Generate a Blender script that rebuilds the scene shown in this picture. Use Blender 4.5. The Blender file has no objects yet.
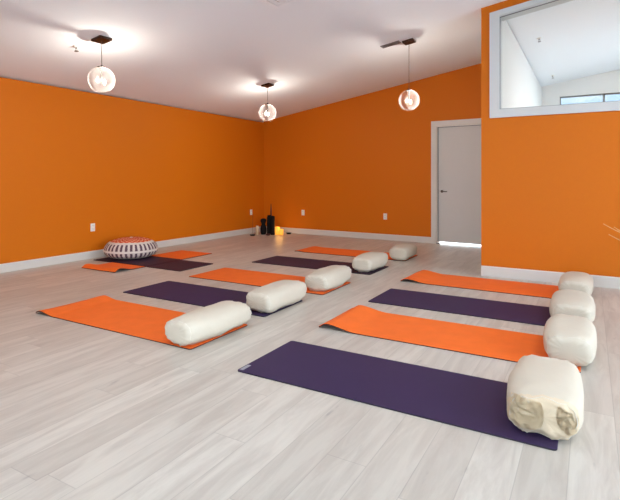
import bpy, bmesh, math, random
from mathutils import Vector, Matrix, noise
PI = math.pi
C = bpy.context.scene.collection
sc = bpy.context.scene
random.seed(4)

# ------------------------------------------------------------------ materials
def srgb(r, g, b):
    def f(c):
        c /= 255.0
        return c / 12.92 if c <= 0.04045 else ((c + 0.055) / 1.055) ** 2.4
    return (f(r), f(g), f(b), 1.0)

class NT:
    def __init__(s, name):
        s.m = bpy.data.materials.new(name); s.m.use_nodes = True
        s.t = s.m.node_tree; s.n = s.t.nodes; s.l = s.t.links
        s.b = s.n['Principled BSDF']; s.out = s.n['Material Output']
    def add(s, typ, **kw):
        n = s.n.new(typ)
        for k, v in kw.items():
            if k.startswith('in_'):
                key = k[3:]
                key = int(key) if key.isdigit() else key.replace('_', ' ')
                n.inputs[key].default_value = v
            else: setattr(n, k, v)
        return n
    def link(s, a, b): s.l.new(a, b)
    def math(s, op, a, b=None, c=None, clamp=False):
        n = s.n.new('ShaderNodeMath'); n.operation = op; n.use_clamp = clamp
        for i, v in enumerate((a, b, c)):
            if v is None: continue
            if isinstance(v, (int, float)): n.inputs[i].default_value = v
            else: s.l.new(v, n.inputs[i])
        return n.outputs[0]
    def mix(s, fac, a, b):
        n = s.n.new('ShaderNodeMix'); n.data_type = 'RGBA'
        for i, v in ((0, fac), (6, a), (7, b)):
            if isinstance(v, (int, float, tuple)): n.inputs[i].default_value = v
            else: s.l.new(v, n.inputs[i])
        return n.outputs[2]
    def coord(s, which='Object', scale=(1, 1, 1), rot=(0, 0, 0), loc=(0, 0, 0)):
        tc = s.n.new('ShaderNodeTexCoord'); mp = s.n.new('ShaderNodeMapping')
        mp.inputs['Scale'].default_value = scale; mp.inputs['Rotation'].default_value = rot
        mp.inputs['Location'].default_value = loc
        s.l.new(tc.outputs[which], mp.inputs['Vector']); return mp.outputs[0]
    def bump(s, h, strength=.2, dist=.01):
        n = s.n.new('ShaderNodeBump'); n.inputs['Strength'].default_value = strength
        n.inputs['Distance'].default_value = dist
        s.l.new(h, n.inputs['Height']); s.l.new(n.outputs[0], s.b.inputs['Normal'])

def simple(name, col, rough=.5, metal=0, noise_scale=None, noise_amt=.06, bump=0, spec=None, coat=0):
    t = NT(name)
    t.b.inputs['Base Color'].default_value = col
    t.b.inputs['Roughness'].default_value = rough
    t.b.inputs['Metallic'].default_value = metal
    if spec is not None: t.b.inputs['Specular IOR Level'].default_value = spec
    if noise_scale:
        v = t.coord()
        n = t.add('ShaderNodeTexNoise', in_Scale=noise_scale, in_Detail=4.0)
        t.link(v, n.inputs['Vector'])
        dk = tuple(c * (1 - noise_amt) for c in col[:3]) + (1,)
        lt = tuple(min(1, c * (1 + noise_amt)) for c in col[:3]) + (1,)
        t.link(t.mix(n.outputs['Fac'], dk, lt), t.b.inputs['Base Color'])
        if bump: t.bump(n.outputs['Fac'], bump, .002)
    return t.m

ORANGE = srgb(208, 108, 8)
M = {}
M['orange_paint'] = simple('orange_wall_paint', ORANGE, .55, noise_scale=60, noise_amt=.03, bump=.25, spec=.2)
M['ceiling'] = simple('white_ceiling_paint', srgb(243, 247, 250), .8, noise_scale=80, noise_amt=.02, bump=.2)
M['white_wall'] = simple('white_wall_paint', srgb(232, 231, 226), .8, noise_scale=70, noise_amt=.02, bump=.1)
M['trim'] = simple('white_trim_paint', srgb(214, 206, 197), .4, noise_scale=30, noise_amt=.02)
M['window_trim'] = simple('grey_white_window_trim', srgb(204, 203, 200), .45, noise_scale=30, noise_amt=.02)
M['door'] = simple('pale_grey_door_paint', srgb(205, 200, 194), .45, noise_scale=30, noise_amt=.02)
M['dark_gasket'] = simple('dark_gasket', srgb(60, 58, 55), .6, noise_scale=40)
M['metal'] = simple('brushed_metal', srgb(120, 112, 104), .35, 1.0, noise_scale=90)
M['bronze'] = simple('dark_bronze', srgb(62, 40, 30), .4, .6, noise_scale=60)
M['cord'] = simple('brown_cord', srgb(110, 86, 74), .6, noise_scale=60)
M['plastic'] = simple('ivory_plastic', srgb(238, 228, 216), .4, noise_scale=50, noise_amt=.02)
M['white_metal'] = simple('white_enamelled_metal', srgb(244, 247, 250), .4, noise_scale=50, noise_amt=.01)
M['black'] = simple('black_ceramic', srgb(14, 9, 10), .6, spec=.2, noise_scale=40, noise_amt=.2)
M['black_red'] = simple('dark_red_lacquer', srgb(70, 18, 14), .35, noise_scale=40, noise_amt=.2)
M['cream_wax'] = simple('cream_wax', srgb(235, 200, 160), .5, noise_scale=40)
M['twig'] = simple('pale_dried_twig', srgb(214, 150, 88), .6, noise_scale=50, noise_amt=.15)
M['vase'] = simple('grey_stoneware', srgb(120, 110, 100), .5, noise_scale=30, noise_amt=.15)
M['grille_grey'] = simple('grey_grille_paint', srgb(120, 116, 114), .5, noise_scale=50)
M['asphalt'] = simple('outdoor_concrete', srgb(226, 222, 214), .9, noise_scale=3, noise_amt=.06)
M['tag'] = simple('grey_tag', srgb(150, 148, 156), .6, noise_scale=80)
M['mat_under'] = simple('dark_maroon_mat_underside', srgb(66, 20, 14), .7, noise_scale=90, noise_amt=.1)
M['plum_under'] = simple('black_plum_mat_underside', srgb(30, 20, 32), .7, noise_scale=90, noise_amt=.1)

def mat_rubber(name, col):
    t = NT(name); v = t.coord()
    n1 = t.add('ShaderNodeTexNoise', in_Scale=7.0, in_Detail=3.0); t.link(v, n1.inputs['Vector'])
    n2 = t.add('ShaderNodeTexNoise', in_Scale=420.0, in_Detail=2.0); t.link(v, n2.inputs['Vector'])
    a = tuple(c * .9 for c in col[:3]) + (1,); b = tuple(min(1, c * 1.1) for c in col[:3]) + (1,)
    t.link(t.mix(n1.outputs['Fac'], a, b), t.b.inputs['Base Color'])
    t.b.inputs['Roughness'].default_value = .62
    t.b.inputs['Specular IOR Level'].default_value = .3
    t.bump(n2.outputs['Fac'], .35, .001); return t.m
M['mat_orange'] = mat_rubber('orange_mat_rubber', srgb(241, 110, 36))
M['mat_purple'] = mat_rubber('purple_mat_rubber', srgb(48, 32, 69))
M['mat_plum'] = mat_rubber('plum_mat_rubber', srgb(50, 24, 48))

def cotton(name, col, wr=.25):
    t = NT(name); v = t.coord()
    n1 = t.add('ShaderNodeTexNoise', in_Scale=9.0, in_Detail=5.0, in_Roughness=.6); t.link(v, n1.inputs['Vector'])
    n2 = t.add('ShaderNodeTexNoise', in_Scale=600.0, in_Detail=1.0); t.link(v, n2.inputs['Vector'])
    a = tuple(c * .95 for c in col[:3]) + (1,); b = tuple(min(1, c * 1.04) for c in col[:3]) + (1,)
    t.link(t.mix(n1.outputs['Fac'], a, b), t.b.inputs['Base Color'])
    t.b.inputs['Roughness'].default_value = .9
    t.b.inputs['Specular IOR Level'].default_value = .15
    h = t.math('ADD', n1.outputs['Fac'], t.math('MULTIPLY', n2.outputs['Fac'], .06))
    t.bump(h, wr, .02); return t.m
M['cotton'] = cotton('natural_cotton', srgb(205, 193, 175))
M['cotton_yellow'] = cotton('unbleached_cotton', srgb(218, 196, 162), .3)
M['cotton_end'] = cotton('warmer_end_cotton', srgb(214, 194, 166), .45)  # slightly warmer tone, set on the faces at the near end
M['seam'] = simple('cotton_seam', srgb(214, 204, 190), .9, noise_scale=200)

def floor_mat():
    t = NT('whitewashed_plank_floor')
    tc = t.add('ShaderNodeTexCoord'); sx = t.add('ShaderNodeSeparateXYZ'); t.link(tc.outputs['Object'], sx.inputs[0])
    W, L = .183, 1.22
    v = t.math('DIVIDE', t.math('ADD', sx.outputs['X'], .26 + 10 * W), W)     # row coordinate
    row = t.math('FLOOR', v); fv = t.math('FRACT', v)
    wn = t.add('ShaderNodeTexWhiteNoise', noise_dimensions='1D'); t.link(row, wn.inputs['W'])
    u = t.math('ADD', t.math('DIVIDE', sx.outputs['Y'], L), t.math('MULTIPLY', wn.outputs['Value'], 7.0))
    col = t.math('FLOOR', u); fu = t.math('FRACT', u)
    cx = t.add('ShaderNodeCombineXYZ'); t.link(row, cx.inputs[0]); t.link(col, cx.inputs[1])
    pid = t.add('ShaderNodeTexWhiteNoise', noise_dimensions='2D'); t.link(cx.outputs[0], pid.inputs['Vector'])
    # seams
    def edge(f, w, size):
        d = t.math('MULTIPLY', t.math('MINIMUM', f, t.math('SUBTRACT', 1.0, f)), size)
        return t.math('SUBTRACT', 1.0, t.math('DIVIDE', d, w, clamp=True), clamp=True)
    seam = t.math('MAXIMUM', edge(fv, .0028, W), edge(fu, .0028, L))
    # stretched grain, different in every plank
    g = t.add('ShaderNodeCombineXYZ')
    t.link(t.math('ADD', t.math('MULTIPLY', sx.outputs['X'], 9.0), t.math('MULTIPLY', pid.outputs['Value'], 37.0)), g.inputs[0])
    t.link(t.math('MULTIPLY', sx.outputs['Y'], 1.15), g.inputs[1])
    n1 = t.add('ShaderNodeTexNoise', in_Scale=1.6, in_Detail=6.0, in_Roughness=.62, in_Distortion=.6); t.link(g.outputs[0], n1.inputs['Vector'])
    g2 = t.add('ShaderNodeCombineXYZ')
    t.link(t.math('ADD', t.math('MULTIPLY', sx.outputs['X'], 60.0), t.math('MULTIPLY', pid.outputs['Value'], 91.0)), g2.inputs[0])
    t.link(t.math('MULTIPLY', sx.outputs['Y'], 3.0), g2.inputs[1])
    n2 = t.add('ShaderNodeTexNoise', in_Scale=1.0, in_Detail=4.0); t.link(g2.outputs[0], n2.inputs['Vector'])
    base = t.mix(pid.outputs['Value'], srgb(192, 183, 171), srgb(207, 199, 187))
    r1 = t.add('ShaderNodeMapRange', in_1=.36, in_2=.58, in_3=1.0, in_4=0.0); t.link(n1.outputs['Fac'], r1.inputs[0])
    c1 = t.mix(t.math('MULTIPLY', r1.outputs[0], .42), base, srgb(158, 145, 133))
    r2 = t.add('ShaderNodeMapRange', in_1=.4, in_2=.7, in_3=0.0, in_4=1.0); t.link(n2.outputs['Fac'], r2.inputs[0])
    c2 = t.mix(t.math('MULTIPLY', r2.outputs[0], .16), c1, srgb(176, 168, 160))
    # small dark knots and checks
    g3 = t.add('ShaderNodeCombineXYZ')
    t.link(t.math('MULTIPLY', sx.outputs['X'], 15.0), g3.inputs[0]); t.link(t.math('MULTIPLY', sx.outputs['Y'], 3.3), g3.inputs[1])
    n3 = t.add('ShaderNodeTexNoise', in_Scale=1.0, in_Detail=3.0); t.link(g3.outputs[0], n3.inputs['Vector'])
    r3 = t.add('ShaderNodeMapRange', in_1=.68, in_2=.78, in_3=0.0, in_4=.55); t.link(n3.outputs['Fac'], r3.inputs[0])
    c3 = t.mix(r3.outputs[0], c2, srgb(128, 122, 118))
    c4 = t.mix(t.math('MULTIPLY', seam, .38), c3, srgb(120, 112, 104))
    t.link(c4, t.b.inputs['Base Color'])
    t.b.inputs['Roughness'].default_value = .36
    t.b.inputs['Specular IOR Level'].default_value = .45
    h = t.math('SUBTRACT', t.math('MULTIPLY', n1.outputs['Fac'], .15), seam)
    t.bump(h, .25, .002)
    return t.m
M['floor'] = floor_mat()

def glass_pane(name, tint, opacity=.0, refl=.08):
    t = NT(name); t.n.remove(t.b)
    tr = t.add('ShaderNodeBsdfTransparent', in_Color=tint)
    gl = t.add('ShaderNodeBsdfGlossy', in_Roughness=.02)
    fr = t.add('ShaderNodeFresnel', in_IOR=1.45)
    mx = t.add('ShaderNodeMixShader'); t.link(fr.outputs[0], mx.inputs[0])
    t.link(tr.outputs[0], mx.inputs[1]); t.link(gl.outputs[0], mx.inputs[2])
    t.link(mx.outputs[0], t.out.inputs['Surface']); return t.m
M['glass'] = glass_pane('clear_window_glass', (.95, .96, .96, 1))
M['glass_sky_dim'] = glass_pane('sky_dimming_glass', (.37, .385, .4, 1))  # tint added to dim the bright sky behind the far windows

def crackle():
    t = NT('crackled_glass'); t.n.remove(t.b)
    v = t.coord()
    vo = t.add('ShaderNodeTexVoronoi', feature='DISTANCE_TO_EDGE', in_Scale=26.0); t.link(v, vo.inputs['Vector'])
    e = t.add('ShaderNodeMapRange', in_1=.0, in_2=.09, in_3=1.0, in_4=0.0); t.link(vo.outputs['Distance'], e.inputs[0])
    tr = t.add('ShaderNodeBsdfTransparent', in_Color=(.98, .97, .95, 1))
    tl = t.add('ShaderNodeBsdfTranslucent', in_Color=(.95, .93, .9, 1))
    gl = t.add('ShaderNodeBsdfGlossy', in_Roughness=.12)
    lw = t.add('ShaderNodeLayerWeight', in_Blend=.35)
    f = t.math('ADD', t.math('MULTIPLY', e.outputs[0], .05), t.math('MULTIPLY', lw.outputs['Facing'], .1), clamp=True)
    m1 = t.add('ShaderNodeMixShader'); t.link(t.math('ADD', f, .018, clamp=True), m1.inputs[0]); t.link(tr.outputs[0], m1.inputs[1]); t.link(tl.outputs[0], m1.inputs[2])
    m2 = t.add('ShaderNodeMixShader'); m2.inputs[0].default_value = .03
    t.link(m1.outputs[0], m2.inputs[1]); t.link(gl.outputs[0], m2.inputs[2])
    t.link(m2.outputs[0], t.out.inputs['Surface']); return t.m
M['crackle'] = crackle()

def emis(name, col, s):
    t = NT(name); t.b.inputs['Base Color'].default_value = col
    t.b.inputs['Emission Color'].default_value = col; t.b.inputs['Emission Strength'].default_value = s
    v = t.coord(); n = t.add('ShaderNodeTexNoise', in_Scale=20.0); t.link(v, n.inputs['Vector'])
    t.link(t.mix(n.outputs['Fac'], col, tuple(c * .9 for c in col[:3]) + (1,)), t.b.inputs['Base Color'])
    return t.m
M['bulb'] = emis('glowing_bulb_tube', (1, .9, .76, 1), 30)
M['amber'] = emis('glowing_amber_votive', (1, .42, .05, 1), .75)
M['amber_hot'] = emis('glowing_votive_flame', (1, .8, .35, 1), 2.5)

def pouf_mat():
    t = NT('patterned_cushion_fabric')
    tc = t.add('ShaderNodeTexCoord'); s = t.add('ShaderNodeSeparateXYZ'); t.link(tc.outputs['Object'], s.inputs[0])
    ang = t.math('ARCTAN2', s.outputs['Y'], s.outputs['X'])
    r = t.math('SQRT', t.math('ADD', t.math('MULTIPLY', s.outputs['X'], s.outputs['X']), t.math('MULTIPLY', s.outputs['Y'], s.outputs['Y'])))
    nz = t.add('ShaderNodeTexNoise', in_Scale=30.0, in_Detail=2.0); t.link(tc.outputs['Object'], nz.inputs['Vector'])
    wob = t.math('MULTIPLY', t.math('SUBTRACT', nz.outputs['Fac'], .5), 1.6)
    def gt(a, b): return t.math('GREATER_THAN', a, b)
    def lt(a, b): return t.math('LESS_THAN', a, b)
    def band(x, a, b): return t.math('MULTIPLY', gt(x, a), lt(x, b))
    z = s.outputs['Z']
    bars = gt(t.math('SINE', t.math('ADD', t.math('MULTIPLY', ang, 34.0), wob)), .02)
    up = t.math('MULTIPLY', bars, band(z, .138, .228))
    lo = t.math('MULTIPLY', bars, band(z, .03, .105))
    dark = t.math('MAXIMUM', up, lo, clamp=True)
    white, navy, red = srgb(208, 193, 182), srgb(100, 74, 82), srgb(206, 86, 50)
    c = t.mix(dark, white, navy)
    top = t.math('MULTIPLY', lt(r, .295), gt(z, .15))
    zig = gt(t.math('SINE', t.math('ADD', t.math('MULTIPLY', r, 110.0), t.math('MULTIPLY', t.math('SINE', t.math('MULTIPLY', ang, 22.0)), 1.6))), .45)
    ctop = t.mix(zig, red, srgb(226, 160, 128))
    c = t.mix(top, c, ctop)
    t.link(c, t.b.inputs['Base Color']); t.b.inputs['Roughness'].default_value = .9
    t.b.inputs['Specular IOR Level'].default_value = .1
    return t.m
M['pouf'] = pouf_mat()
M['piping'] = simple('white_piping', srgb(222, 208, 198), .9, noise_scale=120)

# ------------------------------------------------------------------ helpers
def obj(name, bm, mat, parent=None, smooth=False, loc=None):
    me = bpy.data.meshes.new(name)
    bmesh.ops.recalc_face_normals(bm, faces=bm.faces)
    bm.to_mesh(me); bm.free()
    for m in (mat if isinstance(mat, (list, tuple)) else [mat]): me.materials.append(m)
    if smooth:
        for p in me.polygons: p.use_smooth = True
    o = bpy.data.objects.new(name, me); C.objects.link(o)
    if parent is not None: o.parent = parent
    if loc: o.location = loc
    return o
def thing(name, label, cat, loc=(0, 0, 0), rotz=0, group=None):
    o = bpy.data.objects.new(name, None); C.objects.link(o); o.empty_display_size = .1
    o.location = loc; o.rotation_euler = (0, 0, rotz)
    return tag(o, label, cat, group)
def tag(o, label, cat, group=None):
    o['label'] = label; o['category'] = cat
    if group: o['group'] = group
    return o
def struct(o, label=None, cat=None):
    o['kind'] = 'structure'
    if label: o['label'] = label
    if cat: o['category'] = cat
    return o
def box(bm, x0, x1, y0, y1, z0, z1, bev=0):
    vs = [bm.verts.new(p) for p in ((x0,y0,z0),(x1,y0,z0),(x1,y1,z0),(x0,y1,z0),(x0,y0,z1),(x1,y0,z1),(x1,y1,z1),(x0,y1,z1))]
    fs = [bm.faces.new([vs[i] for i in q]) for q in ((3,2,1,0),(4,5,6,7),(0,1,5,4),(1,2,6,5),(2,3,7,6),(3,0,4,7))]
    if bev:
        es = list({e for f in fs for e in f.edges})
        bmesh.ops.bevel(bm, geom=es, offset=bev, segments=2, profile=.5, affect='EDGES')
    return bm
def nb(*a, **k): return box(bmesh.new(), *a, **k)
def prism(pts, extr):
    """polygon (3-D points) extruded by vector"""
    bm = bmesh.new(); e = Vector(extr)
    a = [bm.verts.new(p) for p in pts]; b = [bm.verts.new(Vector(p) + e) for p in pts]
    bm.faces.new(a); bm.faces.new(list(reversed(b)))
    n = len(pts)
    for i in range(n): bm.faces.new((a[i], b[i], b[(i+1) % n], a[(i+1) % n]))
    return bm
def lathe(prof, seg=32, bm=None, cx=0, cy=0):
    bm = bm or bmesh.new(); rings = []
    for r, z in prof:
        if r < 1e-5: rings.append([bm.verts.new((cx, cy, z))])
        else: rings.append([bm.verts.new((cx + r*math.cos(2*PI*i/seg), cy + r*math.sin(2*PI*i/seg), z)) for i in range(seg)])
    for a, b in zip(rings, rings[1:]):
        for i in range(seg):
            j = (i+1) % seg
            if len(a) == 1 and len(b) == 1: continue
            if len(a) == 1: bm.faces.new((a[0], b[i], b[j]))
            elif len(b) == 1: bm.faces.new((a[i], a[j], b[0]))
            else: bm.faces.new((a[i], a[j], b[j], b[i]))
    return bm
def tube(pts, rad, seg=8, bm=None, closed=False):
    bm = bm or bmesh.new(); pts = [Vector(p) for p in pts]; n = len(pts); rings = []
    for i, p in enumerate(pts):
        if closed: d = pts[(i+1) % n] - pts[i-1]
        else: d = pts[min(i+1, n-1)] - pts[max(i-1, 0)]
        d.normalize(); up = Vector((0, 0, 1)) if abs(d.z) < .9 else Vector((1, 0, 0))
        s = d.cross(up).normalized(); t = s.cross(d)
        r = rad[i] if isinstance(rad, (list, tuple)) else rad
        rings.append([bm.verts.new(p + s*r*math.cos(2*PI*k/seg) + t*r*math.sin(2*PI*k/seg)) for k in range(seg)])
    for i in range(n if closed else n-1):
        a, b = rings[i], rings[(i+1) % n]
        for k in range(seg): bm.faces.new((a[k], a[(k+1) % seg], b[(k+1) % seg], b[k]))
    if not closed: bm.faces.new(rings[0]); bm.faces.new(list(reversed(rings[-1])))
    return bm
def dup(root, loc, label, group=None):
    r = root.copy(); C.objects.link(r); r.location = loc; r['label'] = label
    if group: r['group'] = group
    for ch in list(root.children):
        c = ch.copy(); C.objects.link(c); c.parent = r
        for g in list(ch.children):
            d = g.copy(); C.objects.link(d); d.parent = c
    return r

# ------------------------------------------------------------------ room shell
XL, YP, XP = -6.53, 6.29, -1.172         # left wall, partition plane, partition's free edge
XR, YR, YF = 3.2, -3.4, 12.5             # right wall, rear wall, far wall of next room
def cz(x): return 3.50 + .149 * x        # sloping ceiling
BL, BR = (XL, 9.17), (XP, 8.93)          # back wall line
T = .15

struct(obj('floor', nb(XL-T, XR+T, YR-T, YF+T, -.12, 0), M['floor']), 'whitewashed grey wood plank floor', 'floor')
struct(obj('ground', nb(-40, 40, -40, 50, -.3, -.13), M['asphalt']), 'pale concrete ground outside', 'ground')
# ceiling: L-shaped slab on the slope
pts = [(XL-T, YR-T), (XR+T, YR-T), (XR+T, YF+T), (XP, YF+T), (XP, 9.2), (XL-T, 9.4)]
struct(obj('ceiling', prism([(x, y, cz(x)) for x, y in pts], (0, 0, .15)), M['ceiling']), 'white sloping ceiling', 'ceiling')
struct(obj('wall_left', nb(XL-T, XL, YR, BL[1]+T, 0, cz(XL-T)-.001), M['orange_paint']), 'long orange wall on the left', 'wall')
# back wall with a door opening
d = Vector((BR[0]-BL[0], BR[1]-BL[1], 0)); Lb = d.length; d.normalize(); nrm = Vector((-d.y, d.x, 0))   # nrm points away from room
bang = math.atan2(d.y, d.x)
def BW(s, off=0, z=0):                   # point on the back wall: s metres from left corner, off metres behind
    return (BL[0] + d.x*s + nrm.x*off, BL[1] + d.y*s + nrm.y*off, z)
def back_prism(poly, off0, off1):
    return prism([BW(s, off0, z) for s, z in poly], nrm*(off1-off0))
def cs(s): return cz(BL[0] + d.x*s) - .001
DS0 = (-2.57 - BL[0]) / d.x              # outer left edge of door trim
DT = 2.275; TW = .092; DW = .93
DO0, DO1, DOH = DS0+TW, DS0+TW+DW, DT-TW
poly = [(0, 0), (DO0, 0), (DO0, DOH), (DO1, DOH), (DO1, 0), (Lb, 0), (Lb, cs(Lb)), (0, cs(0))]
struct(obj('wall_back', back_prism(poly, 0, T), M['orange_paint']), 'orange back wall rising to the right with a door', 'wall')
# door
D = bpy.data.objects.new('door_1', None); C.objects.link(D)
struct(D, 'closed pale grey flush door in the orange back wall', 'door')
D.location = BW(DO0, 0, 0); D.rotation_euler = (0, 0, bang)
fr = bmesh.new()
for x0, x1, z0, z1 in ((-TW, 0, 0, DT), (DW, DW+TW, 0, DT), (0, DW, DOH, DT)): box(fr, x0, x1, -.018, 0, z0, z1, .003)
for x0, x1, z0, z1 in ((0, .02, 0, DOH), (DW-.02, DW, 0, DOH), (.02, DW-.02, DOH-.02, DOH)): box(fr, x0, x1, 0, T, z0, z1)
obj('door_frame', fr, M['trim'], D)
bmx = bmesh.new()
for x0, x1, z0, z1 in ((.02, .026, 0.03, DOH-.02), (.026, DW-.02, DOH-.027, DOH-.02)): box(bmx, x0, x1, .034, .048, z0, z1)
obj('door_gasket', bmx, M['dark_gasket'], D)
obj('door_panel', nb(.026, DW-.022, .05, .09, .034, DOH-.027, bev=.002), M['door'], D)
h = bmesh.new()
lathe([(0, 0), (.026, 0), (.026, .008), (.011, .012), (.011, .045), (0, .045)], 20, h)
bmesh.ops.rotate(h, verts=h.verts, cent=(0, 0, 0), matrix=Matrix.Rotation(PI/2, 3, 'X'))
bmesh.ops.translate(h, verts=h.verts, vec=(.095, .05, .97))
tube([(.095, .008, .97), (.13, .004, .97), (.2, .008, .968)], [.011, .010, .008], 8, h)
obj('handle', h, M['metal'], D, True)
bt = nb(.0, .06, .0, .012, 0, .014); obj('door_stop', bt, M['dark_gasket'], D)

# partition wall with the interior window
OX0, OX1, OZ0 = -.965, 2.2, 2.045        # opening
def topz(x): return cz(x) - .165         # top of opening follows the slope
poly = [(XP, 0), (XR, 0), (XR, cz(XR)-.001), (XP, cz(XP)-.001)]
bm = bmesh.new()
o4 = [(x, z) for x, z in poly]; i4 = [(OX0, OZ0), (OX1, OZ0), (OX1, topz(OX1)), (OX0, topz(OX0))]
for y in (YP, YP+.2):
    for k in range(4):
        a, b = o4[k], o4[(k+1) % 4]; c, e = i4[(k+1) % 4], i4[k]
        bm.faces.new([bm.verts.new((p[0], y, p[1])) for p in (a, b, c, e)])
for ring in (o4, i4):
    for k in range(4):
        a, b = ring[k], ring[(k+1) % 4]
        bm.faces.new([bm.verts.new(p) for p in ((a[0], YP, a[1]), (b[0], YP, b[1]), (b[0], YP+.2, b[1]), (a[0], YP+.2, a[1]))])
bmesh.ops.remove_doubles(bm, verts=bm.verts, dist=.0005)
struct(obj('wall_partition', bm, M['orange_paint']), 'orange partition wall on the right with a high window', 'wall')
W1 = bpy.data.objects.new('window_1', None); C.objects.link(W1)
struct(W1, 'high slanted interior window in the orange partition', 'window')
def ringframe(o, i, y0, y1):
    bm = bmesh.new(); n = len(o)
    for k in range(n):
        a, b, c, e = o[k], o[(k+1) % n], i[(k+1) % n], i[k]
        q0 = [bm.verts.new((p[0], y0, p[1])) for p in (a, b, c, e)]
        q1 = [bm.verts.new((p[0], y1, p[1])) for p in (a, b, c, e)]
        bm.faces.new(q0); bm.faces.new(list(reversed(q1)))
        for j in range(4): bm.faces.new((q0[j], q0[(j+1) % 4], q1[(j+1) % 4], q1[j]))
    return bm
ow = [(-1.07, 1.95), (OX1+.1, 1.95), (OX1+.1, cz(OX1+.1)-.098), (-1.07, cz(-1.07)-.098)]
obj('window_frame', ringframe(ow, i4, YP-.02, YP), M['window_trim'], W1)
ii = [(OX0+.008, OZ0+.008), (OX1-.008, OZ0+.008), (OX1-.008, topz(OX1)-.008), (OX0+.008, topz(OX0)-.008)]
obj('window_jamb', ringframe(i4, ii, YP, YP+.2), M['window_trim'], W1)
ij = [(OX0+.014, OZ0+.014), (OX1-.014, OZ0+.014), (OX1-.014, topz(OX1)-.014), (OX0+.014, topz(OX0)-.014)]
obj('gasket', ringframe(ii, ij, YP+.012, YP+.03), M['grille_grey'], W1)
obj('window_pane', prism([(x, YP+.018, z) for x, z in ii], (0, .006, 0)), M['glass'], W1)
# side wall between this room and the next
struct(obj('wall_side', nb(XP, XP+.2, YP+.2, YF, 0, cz(XP)-.002), M['white_wall']), 'white side wall of the next room', 'wall')
# far wall of the next room with clerestory windows
FX0, FX1, FZ0, FZ1 = -.60, 2.4, 2.2, 3.09
bm = bmesh.new()
for x0, x1, z0, z1 in ((XP, FX0, 0, cz(XP)-.001), (FX1, XR+T, 0, cz(FX1)-.001), (FX0, FX1, 0, FZ0)): box(bm, x0, x1, YF, YF+T, z0, z1)
q = [(FX0, FZ1), (FX1, FZ1), (FX1, cz(FX1)), (FX0, cz(FX0))]
bb = prism([(x, YF, z) for x, z in q], (0, T, 0)); me_ = bpy.data.meshes.new('t'); bb.to_mesh(me_); bb.free(); bm.from_mesh(me_); bpy.data.meshes.remove(me_)
q = [(XP, cz(XP)-.002), (FX0, cz(XP)-.002), (FX0, cz(FX0)-.001)]
bb = prism([(x, YF, z) for x, z in q], (0, T, 0)); me_ = bpy.data.meshes.new('t'); bb.to_mesh(me_); bb.free(); bm.from_mesh(me_); bpy.data.meshes.remove(me_)
struct(obj('wall_far', bm, M['white_wall']), 'white far wall of the next room', 'wall')
W2 = bpy.data.objects.new('window_2', None); C.objects.link(W2); struct(W2, 'strip of high windows showing blue sky in the next room', 'window')
fb = bmesh.new()
box(fb, FX0, FX1, YF+.02, YF+.09, FZ1-.03, FZ1); box(fb, FX0, FX1, YF+.02, YF+.09, FZ0, FZ0+.03)
x = FX0
while x < FX1+.01:
    box(fb, x-.022, x+.022, YF+.02, YF+.09, FZ0, FZ1); x += .865
obj('window_frame', fb, M['grille_grey'], W2)
obj('window_pane', nb(FX0, FX1, YF+.05, YF+.056, FZ0, FZ1), M['glass_sky_dim'], W2)

# walls behind and beside the camera, with unseen big windows added to let in daylight
def wall_with_openings(name, axis, c0, c1, lo, hi, zt, holes, mat, label):
    bm = bmesh.new(); xs = [lo]
    for a, b, z0, z1 in holes: xs += [a, b]
    xs.append(hi)
    def put(a, b, z0, z1a, z1b):
        if axis == 'y': pp = [(a, c0, z0), (b, c0, z0), (b, c0, z1b), (a, c0, z1a)]; ex = (0, c1-c0, 0)
        else: pp = [(c0, a, z0), (c0, b, z0), (c0, b, z1b), (c0, a, z1a)]; ex = (c1-c0, 0, 0)
        b2 = prism(pp, ex); m_ = bpy.data.meshes.new('t'); b2.to_mesh(m_); b2.free(); bm.from_mesh(m_); bpy.data.meshes.remove(m_)
    for k in range(0, len(xs), 2): put(xs[k], xs[k+1], 0, zt(xs[k]), zt(xs[k+1]))
    for a, b, z0, z1 in holes:
        if z0 > 0: put(a, b, 0, z0, z0)
        put(a, b, z1, zt(a), zt(b))
    return struct(obj(name, bm, mat), label, 'wall')
rear_holes = [(-3.4, -1.2, .15, 2.6), (-.9, 2.7, .15, 3.1)]
wall_with_openings('wall_rear', 'y', YR-T, YR, XL, XR, lambda x: cz(x)-.001, rear_holes, M['white_wall'], 'white wall behind the camera with added daylight windows')
right_holes = [(-2.9, .2, .15, 2.9), (.5, 3.0, .1, 3.1), (3.3, 6.0, .1, 3.1), (8.0, 12.0, .6, 3.0)]
wall_with_openings('wall_right', 'x', XR, XR+T, YR-T, YF, lambda y: cz(XR)-.001, right_holes, M['white_wall'], 'white wall far right with added daylight windows')
k = 3
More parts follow.
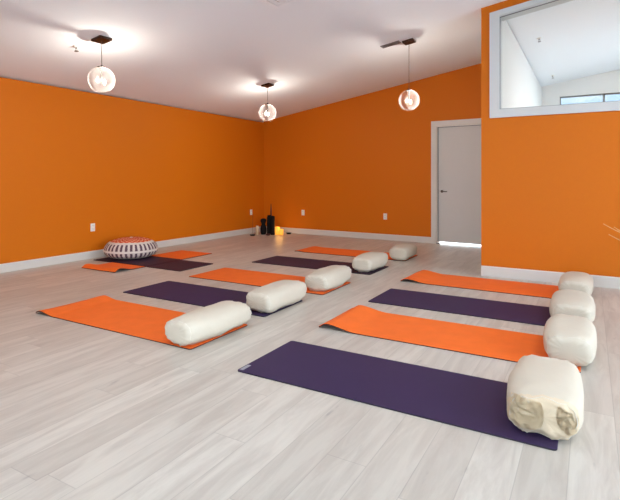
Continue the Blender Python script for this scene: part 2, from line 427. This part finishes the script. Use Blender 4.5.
for hs, ax in ((rear_holes, 'y'), (right_holes, 'x')):
    for a, b, z0, z1 in hs:
        Wn = bpy.data.objects.new('window_%d' % k, None); C.objects.link(Wn); struct(Wn, 'tall out-of-view window added for daylight', 'window'); k += 1
        bm = bmesh.new(); pn = bmesh.new()
        for u in (a, (a+b)/2, b):
            if ax == 'y': box(bm, u-.03, u+.03, YR-.1, YR-.03, z0, z1)
            else: box(bm, XR+.03, XR+.1, u-.03, u+.03, z0, z1)
        for z in (z0, z1):
            if ax == 'y': box(bm, a, b, YR-.1, YR-.03, z-.03, z+.03)
            else: box(bm, XR+.03, XR+.1, a, b, z-.03, z+.03)
        if ax == 'y': box(pn, a, b, YR-.07, YR-.064, z0, z1)
        else: box(pn, XR+.064, XR+.07, a, b, z0, z1)
        obj('window_frame', bm, M['grille_grey'], Wn); obj('window_pane', pn, M['glass'], Wn)
        # sampling portal in the opening
        L = bpy.data.lights.new('portal', 'AREA'); L.shape = 'RECTANGLE'; L.size = b-a; L.size_y = z1-z0
        L.cycles.is_portal = True
        Lo = bpy.data.objects.new('window_portal', L); C.objects.link(Lo)
        if ax == 'y': Lo.location = ((a+b)/2, YR-T-.02, (z0+z1)/2); Lo.rotation_euler = (PI/2, 0, 0)
        else: Lo.location = (XR+T+.02, (a+b)/2, (z0+z1)/2); Lo.rotation_euler = (PI/2, 0, PI/2)

# baseboards
def board(name, p0, p1, nx, ny, hgt, label):
    p0, p1 = Vector(p0).to_3d(), Vector(p1).to_3d(); n = Vector((nx, ny, 0))
    prof = [(0, 0), (.016, 0), (.016, hgt-.012), (.008, hgt), (0, hgt)]
    return struct(obj(name, prism([p0 + n*o + Vector((0, 0, z)) for o, z in prof], p1-p0), M['trim']), label, 'baseboard')
board('baseboard_left', (XL, YR), (XL, BL[1]-.0), 1, 0, .112, 'white baseboard along the left wall')
board('baseboard_back', BW(.016)[:2], BW(DS0)[:2], -nrm.x, -nrm.y, .112, 'white baseboard along the back wall left of the door')
board('baseboard_partition', (XP-.0, YP), (XR, YP), 0, -1, .125, 'white baseboard under the orange partition')

# ------------------------------------------------------------------ outlets
def outlet(loc, rotz, label):
    t = thing('wall_outlet', label, 'outlet', loc, rotz, None)
    obj('cover_plate', nb(-.038, .038, -.007, 0, -.06, .06, bev=.003), M['plastic'], t)
    for z in (-.026, .026):
        b = nb(-.017, .017, -.011, -.007, z-.015, z+.015, bev=.003); s_ = obj('socket', b, M['plastic'], t)
        sl = bmesh.new()
        for x in (-.007, .007): box(sl, x-.0015, x+.0015, -.0118, -.0108, z-.004, z+.007)
        obj('slot', sl, M['dark_gasket'], s_)
    return t
outlet((XL, 4.72, .467), PI/2, 'white wall outlet on the left wall above the round patterned cushion')
outlet((XL, 8.69, .462), PI/2, 'white wall outlet on the left wall beside the corner candle display')
outlet(BW((-5.44-BL[0])/d.x, 0, .465), bang, 'white wall outlet on the back wall just right of the corner candles')
outlet(BW((-3.50-BL[0])/d.x, 0, .46), bang, 'white wall outlet on the back wall between the corner and the door')

# ------------------------------------------------------------------ pendants
SL = math.atan(.149)
def pendant(x, y, label, wedge, power, rod=.006):
    zc = cz(x); zg = 2.32
    t = thing('pendant_lamp', label, 'lamp', (x, y, zg), 0, 'crackled globe pendants on the ceiling')
    H = zc - zg
    b = nb(-.08, .08, -.08, .08, -.028, 0, bev=.004)
    bmesh.ops.rotate(b, verts=b.verts, cent=(0, 0, 0), matrix=Matrix.Rotation(-SL, 3, 'Y'))
    bmesh.ops.translate(b, verts=b.verts, vec=(0, 0, H-.001)); obj('canopy', b, M['bronze'], t)
    obj('cord', tube([(0, 0, .15), (0, 0, H-.02)], .0035, 8), M['cord'], t)
    obj('cap', lathe([(0, .166), (.012, .166), (.014, .15), (.046, .146), (.048, .136), (0, .136)], 24), M['bronze'], t, True)
    # rod inside the globe that holds the bulb tube, bulb beside it
    obj('rod', tube([(0, 0, .14), (0, 0, -.04)], rod, 10), M['metal'], t)
    g = bmesh.new(); bmesh.ops.create_uvsphere(g, u_segments=40, v_segments=24, radius=.146)
    obj('globe', g, M['crackle'], t, True)
    w = Vector(wedge).normalized(); p = -w * .042
    bl = tube([(p.x, p.y, -.045), (p.x, p.y, -.04), (p.x, p.y, -.006), (p.x, p.y, -.002)], [.004, .008, .008, .004], 12)
    obj('bulb', bl, M['bulb'], t, True)
    ar = tube([(0, 0, -.04), (p.x*.5, p.y*.5, -.052), (p.x, p.y, -.045)], .003, 6); obj('bulb_arm', ar, M['metal'], t, True)
    L = bpy.data.lights.new('pendant_light', 'POINT'); L.energy = power; L.color = (1, .93, .84); L.shadow_soft_size = .006
    Lo = bpy.data.objects.new('pendant_light', L); C.objects.link(Lo); Lo.parent = t; Lo.location = (p.x, p.y, .012)
    return t
PP = 15
pendant(-4.78, 3.57, 'nearest globe pendant, hanging over the left mats near the left wall', (.0, -1, 0), PP)
p2 = pendant(-4.72, 6.74, 'small-looking globe pendant hanging near the back corner above the corner candles', (.38, -.92, 0), PP, .009)
pendant(-2.23, 6.68, 'globe pendant hanging in front of the back wall left of the door', (-.26, -.96, 0), PP, .009)

# ceiling fittings
def on_ceiling(o, x, y):
    o.location = (x, y, cz(x)); o.rotation_euler = (0, -SL, 0)
v = thing('ceiling_vent', 'narrow dark grey ceiling vent beside the pendant nearest the door', 'vent'); on_ceiling(v, -2.475, 6.6)
obj('vent_frame', ringframe([(-.14, -.06), (.14, -.06), (.14, .06), (-.14, .06)], [(-.125, -.045), (.125, -.045), (.125, .045), (-.125, .045)], -.008, 0), M['grille_grey'], v)
for c in v.children: c.rotation_euler = (PI/2, 0, 0)
obj('vent_back', nb(-.125, .125, -.045, .045, -.004, -.001), M['dark_gasket'], v)
for i in range(4):
    sl = nb(-.125, .125, -.034+i*.022-.004, -.034+i*.022+.004, -.008, -.004); obj('slat', sl, M['grille_grey'], v)
g = thing('ceiling_air_diffuser', 'square white stepped air diffuser at the top edge of the ceiling', 'vent'); on_ceiling(g, -2.66, 4.08)
for i, (r0, r1, z) in enumerate(((.30, .255, -.012), (.235, .185, -.02), (.165, .115, -.026))):
    o_ = obj('diffuser_ring', ringframe([(-r0, -r0), (r0, -r0), (r0, r0), (-r0, r0)], [(-r1, -r1), (r1, -r1), (r1, r1), (-r1, r1)], z, 0 if i == 0 else z+.008), M['white_metal'], g)
    o_.rotation_euler = (PI/2, 0, 0)
obj('diffuser_centre', nb(-.095, .095, -.095, .095, -.03, -.022, bev=.002), M['white_metal'], g)
obj('diffuser_back', nb(-.25, .25, -.25, .25, -.005, -.001), M['grille_grey'], g)
def sprinkler(x, y, label):
    t = thing('fire_sprinkler', label, 'sprinkler'); on_ceiling(t, x, y)
    obj('escutcheon', lathe([(0, 0), (.035, 0), (.032, -.008), (.012, -.012), (0, -.012)], 20), M['plastic'], t, True)
    obj('stem', lathe([(0, -.012), (.009, -.012), (.009, -.03), (0, -.03)], 12), M['metal'], t, True)
    f = bmesh.new(); tube([(-.004, 0, -.03), (-.016, 0, -.042), (-.004, 0, -.058)], .0028, 6, f); tube([(.004, 0, -.03), (.016, 0, -.042), (.004, 0, -.058)], .0028, 6, f)
    obj('yoke', f, M['metal'], t)
    obj('deflector', lathe([(0, -.058), (.024, -.058), (.024, -.061), (0, -.061)], 16), M['metal'], t)
sprinkler(-5.14, 3.5, 'small fire sprinkler on the ceiling left of the nearest pendant')
sprinkler(-.69, 8.33, 'larger-looking fire sprinkler seen through the partition window')
sprinkler(-.69, 11.5, 'tiny distant fire sprinkler seen through the partition window')

# unseen ceiling panels added to brighten the next room and the studio
def fill_panel(x, y, lens, label, grp):
    t = thing('ceiling_fill_panel', label, 'lamp', group=grp); on_ceiling(t, x, y)
    o_ = obj('panel_frame', ringframe([(-.6, -.6), (.6, -.6), (.6, .6), (-.6, .6)], [(-.57, -.57), (.57, -.57), (.57, .57), (-.57, .57)], -.02, 0), M['trim'], t); o_.rotation_euler = (PI/2, 0, 0)
    obj('panel_lens', nb(-.57, .57, -.57, .57, -.014, -.004), M[lens], t)
M['panel'] = emis('fill_panel_lens', (.98, .98, .97, 1), 14)
M['fill_studio'] = emis('studio_fill_panel_lens', (.97, .985, 1, 1), 5.2)
for yy in (7.9, 10.0): fill_panel(1.7, yy, 'panel', 'flat fill light added to the ceiling of the next room', 'added fill lights of the next room')
for xx, yy in ((-2.5, 2.1), (1.3, 1.5), (1.5, 3.9)): fill_panel(xx, yy, 'fill_studio', 'flat fill light added to the studio ceiling out of view', 'added fill lights of the studio')

# ------------------------------------------------------------------ mats
def smooth01(t): t = max(0, min(1, t)); return t*t*(3-2*t)
def mat(name, x0, x1, y0, y1, topm, underm, label, group, curl=0, curl_len=.32, rot=0, along='x', over=None, z0=0.0, near_bias=1.0, tip=.004):
    """thin slab, length along x (or y); curl lifts the low-coordinate end"""
    Lx, Ly = x1-x0, y1-y0; nx, ny = 72, 14; th = .0075
    if along == 'y': nx, ny = 14, 72
    bm = bmesh.new(); R = .02
    def pos(u, w):
        x = u*Lx; y = w*Ly
        # round the corners a little
        dx = min(x, Lx-x); dy = min(y, Ly-y)
        if dx < R and dy < R:
            v = Vector((R-dx, R-dy)); l = v.length
            if l > R:
                v *= R/l; dx2, dy2 = R-v.x, R-v.y
                x += (dx2-dx)*(1 if x < Lx/2 else -1); y += (dy2-dy)*(1 if y < Ly/2 else -1)
        s = x if along == 'x' else y; c = w if along == 'x' else u
        z = 0
        if curl:
            b = smooth01(s/.07)*(1-smooth01((s-.08)/(curl_len-.08)))
            z = (tip + curl*b) * (1-smooth01((s-.05)/curl_len)) if s < .001 else tip*(1-smooth01(s/curl_len)) + curl*b
            z *= (.75 + .25*math.cos(c*PI*2*near_bias + .4))
        if over:
            wx, wy = x0+x, y0+y
            a, b_, c_, d_, h_ = over
            m = smooth01((wx-a+.05)/.05)*smooth01((b_+.05-wx)/.05)
            z += h_*m
        return x - Lx/2, y - Ly/2, z + z0
    def us(n, end):
        # denser near ends
        r = [i/n for i in range(n+1)]
        return r
    U = sorted(set([0, R*.3/Lx, R*.6/Lx, R/Lx] + [i/nx for i in range(1, nx)] + [1-R/Lx, 1-R*.6/Lx, 1-R*.3/Lx, 1]))
    V = sorted(set([0, R*.3/Ly, R*.6/Ly, R/Ly] + [i/ny for i in range(1, ny)] + [1-R/Ly, 1-R*.6/Ly, 1-R*.3/Ly, 1]))
    top = [[None]*len(V) for _ in U]; bot = [[None]*len(V) for _ in U]
    for i, u in enumerate(U):
        for j, w in enumerate(V):
            x, y, z = pos(u, w)
            top[i][j] = bm.verts.new((x, y, z+th)); bot[i][j] = bm.verts.new((x, y, z+.0005))
    for i in range(len(U)-1):
        for j in range(len(V)-1):
            f = bm.faces.new((top[i][j], top[i+1][j], top[i+1][j+1], top[i][j+1])); f.material_index = 0
            f = bm.faces.new((bot[i][j], bot[i][j+1], bot[i+1][j+1], bot[i+1][j])); f.material_index = 1
    for i in range(len(U)-1):
        for j in (0, len(V)-1):
            f = bm.faces.new((top[i][j], bot[i][j], bot[i+1][j], top[i+1][j])); f.material_index = 1
    for j in range(len(V)-1):
        for i in (0, len(U)-1):
            f = bm.faces.new((top[i][j], top[i][j+1], bot[i][j+1], bot[i][j])); f.material_index = 1
    o = obj(name, bm, [topm, underm], None, False)
    for p in o.data.polygons: p.use_smooth = abs(p.normal.z) > .5
    o.location = ((x0+x1)/2, (y0+y1)/2, 0); o.rotation_euler = (0, 0, rot)
    return tag(o, label, 'yoga mat', group)
OM, PM, KM = M['mat_orange'], M['mat_purple'], M['mat_plum']
UM, UP = M['mat_under'], M['plum_under']
GR, GL = 'yoga mats in the right row', 'yoga mats in the left row'
m4 = mat('yoga_mat', -1.91, -.125, 2.39, 3.035, PM, UP, 'purple yoga mat nearest the camera, in front of all others in the right row', GR)
tg = nb(-.884, -.858, -.302, -.215,   .0076, .0086); obj('label_tag', tg, M['tag'], m4)
mat('yoga_mat', -1.90, -.05, 3.42, 4.085, OM, UM, 'orange yoga mat between the two purple mats of the right row', GR, curl=.034, curl_len=.34)
mat('yoga_mat', -1.88, -.05, 4.38, 5.025, PM, UP, 'purple yoga mat between the two orange mats of the right row', GR)
mat('yoga_mat', -1.92, -.07, 5.43, 6.09, OM, UM, 'orange yoga mat alongside the baseboard of the orange partition', GR, curl=.028, curl_len=.32, rot=-.02)
mat('yoga_mat', -4.30, -2.425, 2.525, 3.19, OM, UM, 'orange yoga mat nearest the camera in the left row', GL, curl=.022, curl_len=.26)
mat('yoga_mat', -4.28, -2.445, 3.445, 4.10, PM, UP, 'purple yoga mat between the two nearest orange mats of the left row', GL)
mat('yoga_mat', -4.26, -2.39, 4.40, 5.09, OM, UM, 'orange yoga mat in the middle of the left row, third from the camera', GL)
mat('yoga_mat', -4.22, -2.38, 5.62, 6.28, KM, UP, 'dark plum yoga mat second from the back wall in the left row', GL)
mat('yoga_mat', -4.24, -2.34, 6.82, 7.45, OM, UM, 'orange yoga mat at the far end of the left row, closest to the back wall', GL, curl=.006, curl_len=.2)
mat('yoga_mat', -5.93, -5.25, 4.11, 5.96, OM, UM, 'orange yoga mat lying crosswise under the plum mat by the left wall', 'crossed mats by the left wall', curl=.036, curl_len=.3, along='y')
mat('yoga_mat', -6.36, -4.60, 4.60, 5.25, KM, UP, 'dark plum yoga mat under the round cushion by the left wall', 'crossed mats by the left wall', over=(-5.93, -5.25, 0, 9, .0078))

# ------------------------------------------------------------------ bolsters
def bolster_bm(w, l, h, seed, n=2.6, sag=.0, gather=False, bend=0):
    """cotton bolster, long axis y, resting on z=0"""
    bm = bmesh.new(); NR, NS = 56, 44
    rings = []
    off = Vector((seed*3.1, seed*1.7, seed*.9))
    for i in range(NR+1):
        t = i/NR
        a = (t-.5)*PI               # latitude-like parameter: ends rounded with a soft corner
        yy = math.copysign(abs(math.sin(a))**(.50), math.sin(a))
        rr = max(0.0, math.cos(a))**(.24)
        if i in (0, NR): rr = 0
        ring = []
        for k in range(NS):
            ph = 2*PI*k/NS
            cx = math.copysign(abs(math.cos(ph))**(2/n), math.cos(ph)); sz = math.copysign(abs(math.sin(ph))**(2/n), math.sin(ph))
            belly = 1 + .05*math.cos(yy*PI*.5)
            x = cx*w/2*rr*belly; z = sz*h/2*rr*(1 + .09*math.cos(yy*PI*.5)*(1 if sz > 0 else .0))
            y = yy*l/2
            p = Vector((x, y, z))
            q = p*5 + off
            dsp = noise.noise(q)*.010 + noise.noise(q*2.3)*.005
            if abs(yy) > .8:   # puckers near the ends
                dsp += .0035*math.sin(ph*13 + seed)*smooth01((abs(yy)-.8)/.15)
            dirv = Vector((x/(w*w), y/(l*l)*.6, z/(h*h)))
            if dirv.length > 0: p += dirv.normalized()*dsp
            p.x += bend*(yy*yy)
            if gather and yy < -.55:
                g = smooth01((-yy-.55)/.4)
                for (gx, gz, sg) in ((-.085, .015, .075), (.095, .01, .055)):
                    dd = math.exp(-((x-gx)**2 + (z-gz)**2)/(2*sg*sg))
                    an = math.atan2(z-gz-.03, x-gx+.04*(1 if gx < 0 else -1))
                    p.y += g*dd*(.012*math.sin(an*11 + 2*noise.noise(q*3)) - .006)
                p.y += g*.02*math.exp(-(x/.013)**2)
            ring.append(p)
        rings.append(ring)
    zmin = min(p.z for r in rings for p in r)
    for r in rings:
        for p in r:
            p.z -= zmin
            if p.z < .018: p.z = p.z*.35 + 0 if p.z > .006 else 0.0    # flattened where it rests
    V = []
    for i, r in enumerate(rings):
        if i in (0, NR):
            c = sum((p for p in r), Vector())/len(r); V.append([bm.verts.new(c)])
        else: V.append([bm.verts.new(p) for p in r])
    for i in range(NR):
        a, b = V[i], V[i+1]
        for k in range(NS):
            j = (k+1) % NS
            if len(a) == 1: bm.faces.new((a[0], b[j], b[k]))
            elif len(b) == 1: bm.faces.new((a[k], a[j], b[0]))
            else: bm.faces.new((a[k], a[j], b[j], b[k]))
    return bm, rings
def bolster(x, y, w, l, h, seed, label, group, rot=0, z=.0080, gather=False, n=2.6, bend=0):
    t = thing('yoga_bolster', label, 'bolster', (x, y, z), rot, group)
    bm, rings = bolster_bm(w, l, h, seed, n=n, gather=gather, bend=bend)
    body = obj('cover', bm, [M['cotton'], M['cotton_end']] if gather else M['cotton'], t, True)
    if gather:
        for p in body.data.polygons:
            if p.center.y < -l*.44: p.material_index = 1
    # piped seams that run round each end of the cover
    for i in (9, len(rings)-10):
        r = [p*1 for p in rings[i]]; c = sum((p for p in r), Vector())/len(r)
        r = [c + (p-c)*1.002 for p in r]
        for p in r: p.z = max(p.z, .0025)
        obj('seam', tube(r, .0018, 6, closed=True), M['seam'], t, True)
    # carry handle on the long side / zip pull
    if gather:
        # loose wrinkled flaps of unbleached cloth tucked in at the end
        for gx, gz, sw, sh, sd in ((-.075, .10, .083, .072, 3), (.100, .10, .042, .055, 8)):
            b = bmesh.new(); N = 22; grid = []
            for i in range(N+1):
                row = []
                for j in range(N+1):
                    u, v_ = i/N*2-1, j/N*2-1
                    rr = math.sqrt(max(0, 1-.35*v_*v_)); qx = gx + u*sw*rr; qz = gz + v_*sh*math.sqrt(max(0, 1-.35*u*u))
                    if sd == 8: qz -= u*.022; 
                    # front surface of the body at this x,z
                    an = math.atan2(v_+.7, (u-.9 if gx < 0 else u+.9))
                    edge = smooth01((1-max(abs(u), abs(v_)))/.25)
                    row.append([qx, qz, (.004*edge + edge*(.0032*math.sin(an*15 + 3*noise.noise(Vector((u*2, v_*2, sd)))) + .004*noise.noise(Vector((u*3, v_*3, sd+5)))))])
                grid.append(row)
            from mathutils.bvhtree import BVHTree
            bt_ = BVHTree.FromPolygons([vv.co[:] for vv in body.data.vertices], [p.vertices[:] for p in body.data.polygons])
            vs = [[None]*(N+1) for _ in range(N+1)]
            for i in range(N+1):
                for j in range(N+1):
                    qx, qz, hh = grid[i][j]
                    hit = bt_.ray_cast(Vector((qx, -2, qz)), Vector((0, 1, 0)))
                    yv = hit[0].y if hit[0] else -l/2+.06
                    vs[i][j] = b.verts.new((qx, yv - hh - .0005, qz))
            for i in range(N):
                for j in range(N): b.faces.new((vs[i][j], vs[i+1][j], vs[i+1][j+1], vs[i][j+1]))
            bmesh.ops.solidify(b, geom=b.faces[:], thickness=.0015)
            obj('gathered_flap', b, M['cotton_yellow'], t, True)
    return t
GB, GC = 'bolsters on the right row of mats', 'bolsters on the left row of mats'
bolster(-.2, 2.775, .33, .64, .19, 1, 'cream bolster with a crumpled open end on the nearest purple mat', GB, rot=.03, gather=True, n=3.3)
bolster(-.12, 3.80, .30, .66, .19, 2, 'white bolster on the orange mat just behind the crumpled-end bolster', GB, rot=.0, n=3.6)
bolster(-.13, 4.72, .32, .64, .19, 3, 'white bolster third back in the right row, on the far purple mat', GB, rot=.02, n=3.0)
bolster(-.125, 5.70, .295, .62, .19, 5, 'pinkish white bolster against the partition end of the right row', GB, rot=-.03, n=2.9)
bolster(-2.525, 2.85, .31, .70, .185, 7, 'longest-looking white bolster at the end of the nearest left orange mat', GC, rot=-.04, n=2.6, bend=-.01)
bolster(-2.565, 3.83, .30, .68, .185, 8, 'white bolster on the nearer purple mat of the left row', GC, rot=.0, n=3.3)
bolster(-2.52, 4.80, .31, .68, .185, 9, 'white bolster on the middle orange mat of the left row', GC, rot=.03, n=3.0)
bolster(-2.54, 6.02, .31, .70, .185, 10, 'white bolster on the dark plum mat of the left row', GC, rot=.03, n=3.0)
bolster(-2.45, 7.08, .30, .62, .185, 12, 'farthest bolster of the left row, on the last orange mat before the door', GC, rot=.05, n=3.0)

# ------------------------------------------------------------------ round floor cushion
t = thing('floor_cushion', 'round patterned floor cushion with red top and dark tick marks on white sides', 'cushion', (-6.015, 5.005, .0160))
R0, H0 = .385, .30
prof = []
NP = 28
for i in range(NP+1):
    a = -PI/2 + PI*i/NP
    r = R0*abs(math.cos(a))**(.5 if a < 0 else .72) if i not in (0, NP) else 0
    z = .12 + (.12 if a < 0 else H0-.12)*math.copysign(abs(math.sin(a))**.95, math.sin(a))
    prof.append((r, z))
b = lathe(prof, 72)
for v_ in b.verts:
    n_ = noise.noise(v_.co*6); v_.co.z += n_*.004*(1 if v_.co.z > .05 else 0)
    ang = math.atan2(v_.co.y, v_.co.x); rr = v_.co.xy.length
    if rr > .2: 
        k_ = 1 + .008*math.sin(ang*17); v_.co.x *= k_; v_.co.y *= k_
obj('cushion_cover', b, M['pouf'], t, True)
for rr, zz in ((R0*1.0, .12),):
    obj('piping', tube([(rr*1.0*math.cos(2*PI*i/72)*(1+.008*math.sin(17*2*PI*i/72)), rr*math.sin(2*PI*i/72)*(1+.008*math.sin(17*2*PI*i/72)), zz) for i in range(72)], .007, 8, closed=True), M['piping'], t, True)
obj('button', lathe([(0, .310), (.02, .306), (.026, .298), (.022, .291), (0, .291)], 20), M['piping'], t, True)

# ------------------------------------------------------------------ corner display
def tagged(o, label, cat, group=None): return tag(o, label, cat, group)
def place(name, bm, mat_, x, y, label, cat, smooth=True):
    o = obj(name, bm, mat_, None, smooth, (x, y, 0)); return tag(o, label, cat)
t = thing('incense_holder', 'small black dish holding a thin incense stick, leftmost in the corner', 'incense holder', (-6.20, 8.30, 0))
obj('dish', lathe([(0, 0), (.045, 0), (.058, .022), (.054, .024), (.04, .008), (0, .008)], 24), M['black'], t, True)
obj('incense_stick', tube([(0, 0, .006), (0.01, 0, .46)], .0025, 6), M['black_red'], t)
t = thing('pillar_candle', 'cream pillar candle standing left of the dark vases', 'candle', (-6.22, 8.50, 0))
obj('wax', lathe([(0, 0), (.03, 0), (.031, .185), (.027, .19), (.012, .184), (0, .184)], 24), M['cream_wax'], t, True)
obj('wick', tube([(0, 0, .182), (0.002, 0, .2)], .0015, 6), M['black'], t)
place('bulb_vase', lathe([(0, 0), (.05, 0), (.066, .05), (.07, .12), (.055, .19), (.04, .22), (.052, .25), (.066, .29), (.062, .325), (.03, .345), (0, .345)], 28), M['black'], -6.13, 8.60,
      'black rounded vase standing between the cream candle and the tall vases', 'vase')
place('tall_vase', lathe([(0, 0), (.042, 0), (.05, .03), (.055, .2), (.052, .36), (.04, .40), (.044, .415), (.038, .415), (.034, .39), (0, .1)], 28), M['black'], -6.02, 8.66,
      'tall black vase, left one of the upright pair', 'vase')
place('tall_vase', lathe([(0, 0), (.046, 0), (.052, .02), (.05, .2), (.052, .37), (.046, .40), (.05, .405), (.042, .405), (.038, .38), (0, .1)], 6), M['black'], -5.905, 8.62,
      'tall black six-sided vase beside the glowing candles', 'vase', smooth=False)
t = thing('candlestick', 'black candlestick with a tall dark tapered candle rising behind the vases', 'candlestick', (-6.09, 8.83, 0))
obj('stick', lathe([(0, 0), (.06, 0), (.06, .012), (.018, .03), (.012, .1), (.022, .18), (.012, .25), (.024, .33), (.03, .36), (0, .36)], 24), M['black'], t, True)
obj('taper_candle', lathe([(0, .36), (.020, .36), (.016, .5), (.006, .655), (0, .66)], 16), M['black_red'], t, True)
place('offering_bowl', lathe([(0, 0), (.04, 0), (.055, .03), (.05, .032), (.036, .01), (0, .01)], 24), M['black_red'], -5.93, 8.49,
      'small dark red bowl in front of the tall black vases', 'bowl')
for x, y, r, hh, lab in ((-5.85, 8.72, .055, .165, 'taller glowing amber votive candle right of the black vases'), (-5.735, 8.70, .05, .12, 'shorter bright amber votive candle, rightmost of the glowing ones')):
    t = thing('votive_candle', lab, 'candle', (x, y, 0), 0, 'glowing amber votives in the corner')
    obj('glass_cup', lathe([(0, 0), (r*.8, 0), (r, hh*.4), (r*.92, hh), (r*.85, hh), (r*.9, hh*.45), (0, hh*.3)], 24), M['amber'], t, True)
    obj('flame', lathe([(0, hh*.35), (.016, hh*.45), (.02, hh*.6), (.008, hh*.9), (0, hh)], 12), M['amber_hot'], t, True)
    L = bpy.data.lights.new('votive_light', 'POINT'); L.energy = .6; L.color = (1, .55, .15); L.shadow_soft_size = .03
    Lo = bpy.data.objects.new('votive_light', L); C.objects.link(Lo); Lo.parent = t; Lo.location = (0, 0, hh+.06)
place('incense_dish', lathe([(0, 0), (.045, 0), (.06, .028), (.055, .03), (.04, .01), (0, .01)], 24), M['black'], -5.69, 8.93,
      'small black dish alone on the floor right of the glowing candles', 'dish')

# ------------------------------------------------------------------ dried twigs at the right edge
t = thing('twig_vase', 'tall vase of pale dried twigs reaching in at the right edge', 'vase', (.86, 5.72, 0))
obj('vase', lathe([(0, 0), (.09, 0), (.12, .06), (.13, .2), (.09, .36), (.05, .44), (.065, .47), (.055, .47), (.042, .43), (0, .3)], 32), M['vase'], t, True)
random.seed(9)
tips = [(-.745, -.10, .755), (-.70, -.12, .655), (-.655, -.06, .725), (-.35, .2, 1.15), (-.1, -.2, 1.3), (.2, .1, 1.35), (.4, -.1, 1.1), (-.2, .1, 1.4), (.05, .25, 1.2)]
for k_, (tx, ty, tz) in enumerate(tips):
    p0 = Vector((0, 0, .36)); p3 = Vector((tx, ty, tz))
    if k_ < 3: 
        p1 = Vector((tx*.25, ty*.3, .50)); p2 = Vector((tx*.68, ty*.7, tz-.15))
    else: p1 = Vector((tx*.1, ty*.1, .6)); p2 = Vector((tx*.5, ty*.5, tz-.25))
    pts_ = []
    for i in range(17):
        s_ = i/16; q = p0*(1-s_)**3 + p1*3*s_*(1-s_)**2 + p2*3*s_*s_*(1-s_) + p3*s_**3
        pts_.append(q + Vector((noise.noise(q*9), noise.noise(q*9+Vector((5, 0, 0))), noise.noise(q*9+Vector((0, 7, 0)))))*.012*(1 if 0 < i < 16 else 0))
    obj('twig', tube(pts_, [.0075 - .003*i/16 for i in range(17)], 6), M['twig'], t, True)

# ------------------------------------------------------------------ world: blue sky with clouds
w = bpy.data.worlds.new('World'); sc.world = w; w.use_nodes = True
nt = w.node_tree; nt.nodes.clear()
tc = nt.nodes.new('ShaderNodeTexCoord'); sp = nt.nodes.new('ShaderNodeSeparateXYZ'); nt.links.new(tc.outputs['Generated'], sp.inputs[0])
mp = nt.nodes.new('ShaderNodeMapping'); mp.inputs['Scale'].default_value = (3.5, 3.5, 14); nt.links.new(tc.outputs['Generated'], mp.inputs['Vector'])
nz = nt.nodes.new('ShaderNodeTexNoise'); nz.inputs['Scale'].default_value = 2.2; nz.inputs['Detail'].default_value = 5; nt.links.new(mp.outputs[0], nz.inputs['Vector'])
cr = nt.nodes.new('ShaderNodeMapRange'); cr.inputs[1].default_value = .47; cr.inputs[2].default_value = .62; nt.links.new(nz.outputs['Fac'], cr.inputs[0])
gr = nt.nodes.new('ShaderNodeValToRGB'); gr.color_ramp.elements[0].position = .5; gr.color_ramp.elements[0].color = (.68, .86, 1, 1)
gr.color_ramp.elements[1].position = 1; gr.color_ramp.elements[1].color = (.25, .48, .9, 1)
ga = nt.nodes.new('ShaderNodeMath'); ga.operation = 'MULTIPLY_ADD'; ga.inputs[1].default_value = .5; ga.inputs[2].default_value = .5
nt.links.new(sp.outputs['Z'], ga.inputs[0]); nt.links.new(ga.outputs[0], gr.inputs[0])
mx = nt.nodes.new('ShaderNodeMix'); mx.data_type = 'RGBA'; nt.links.new(cr.outputs[0], mx.inputs[0]); nt.links.new(gr.outputs[0], mx.inputs[6]); mx.inputs[7].default_value = (1, .99, .97, 1)
bg = nt.nodes.new('ShaderNodeBackground'); bg.inputs['Strength'].default_value = 8.2; nt.links.new(mx.outputs[2], bg.inputs['Color'])
wo = nt.nodes.new('ShaderNodeOutputWorld'); nt.links.new(bg.outputs[0], wo.inputs['Surface'])

# ------------------------------------------------------------------ camera and view
F = 485.0
cam = bpy.data.cameras.new('Camera'); cam.sensor_fit = 'HORIZONTAL'; cam.sensor_width = 36
cam.lens = 36*F/620; cam.shift_y = -(250-179)/620.0; cam.clip_start = .05
co = bpy.data.objects.new('Camera', cam); C.objects.link(co)
co.location = (0, 0, 1.2); co.rotation_euler = (PI/2, 0, math.atan(280/F))
sc.camera = co
sc.view_settings.view_transform = 'Standard'; sc.view_settings.look = 'None'
sc.view_settings.gamma = 1; sc.view_settings.use_curve_mapping = False
sc.view_settings.exposure = 0.11
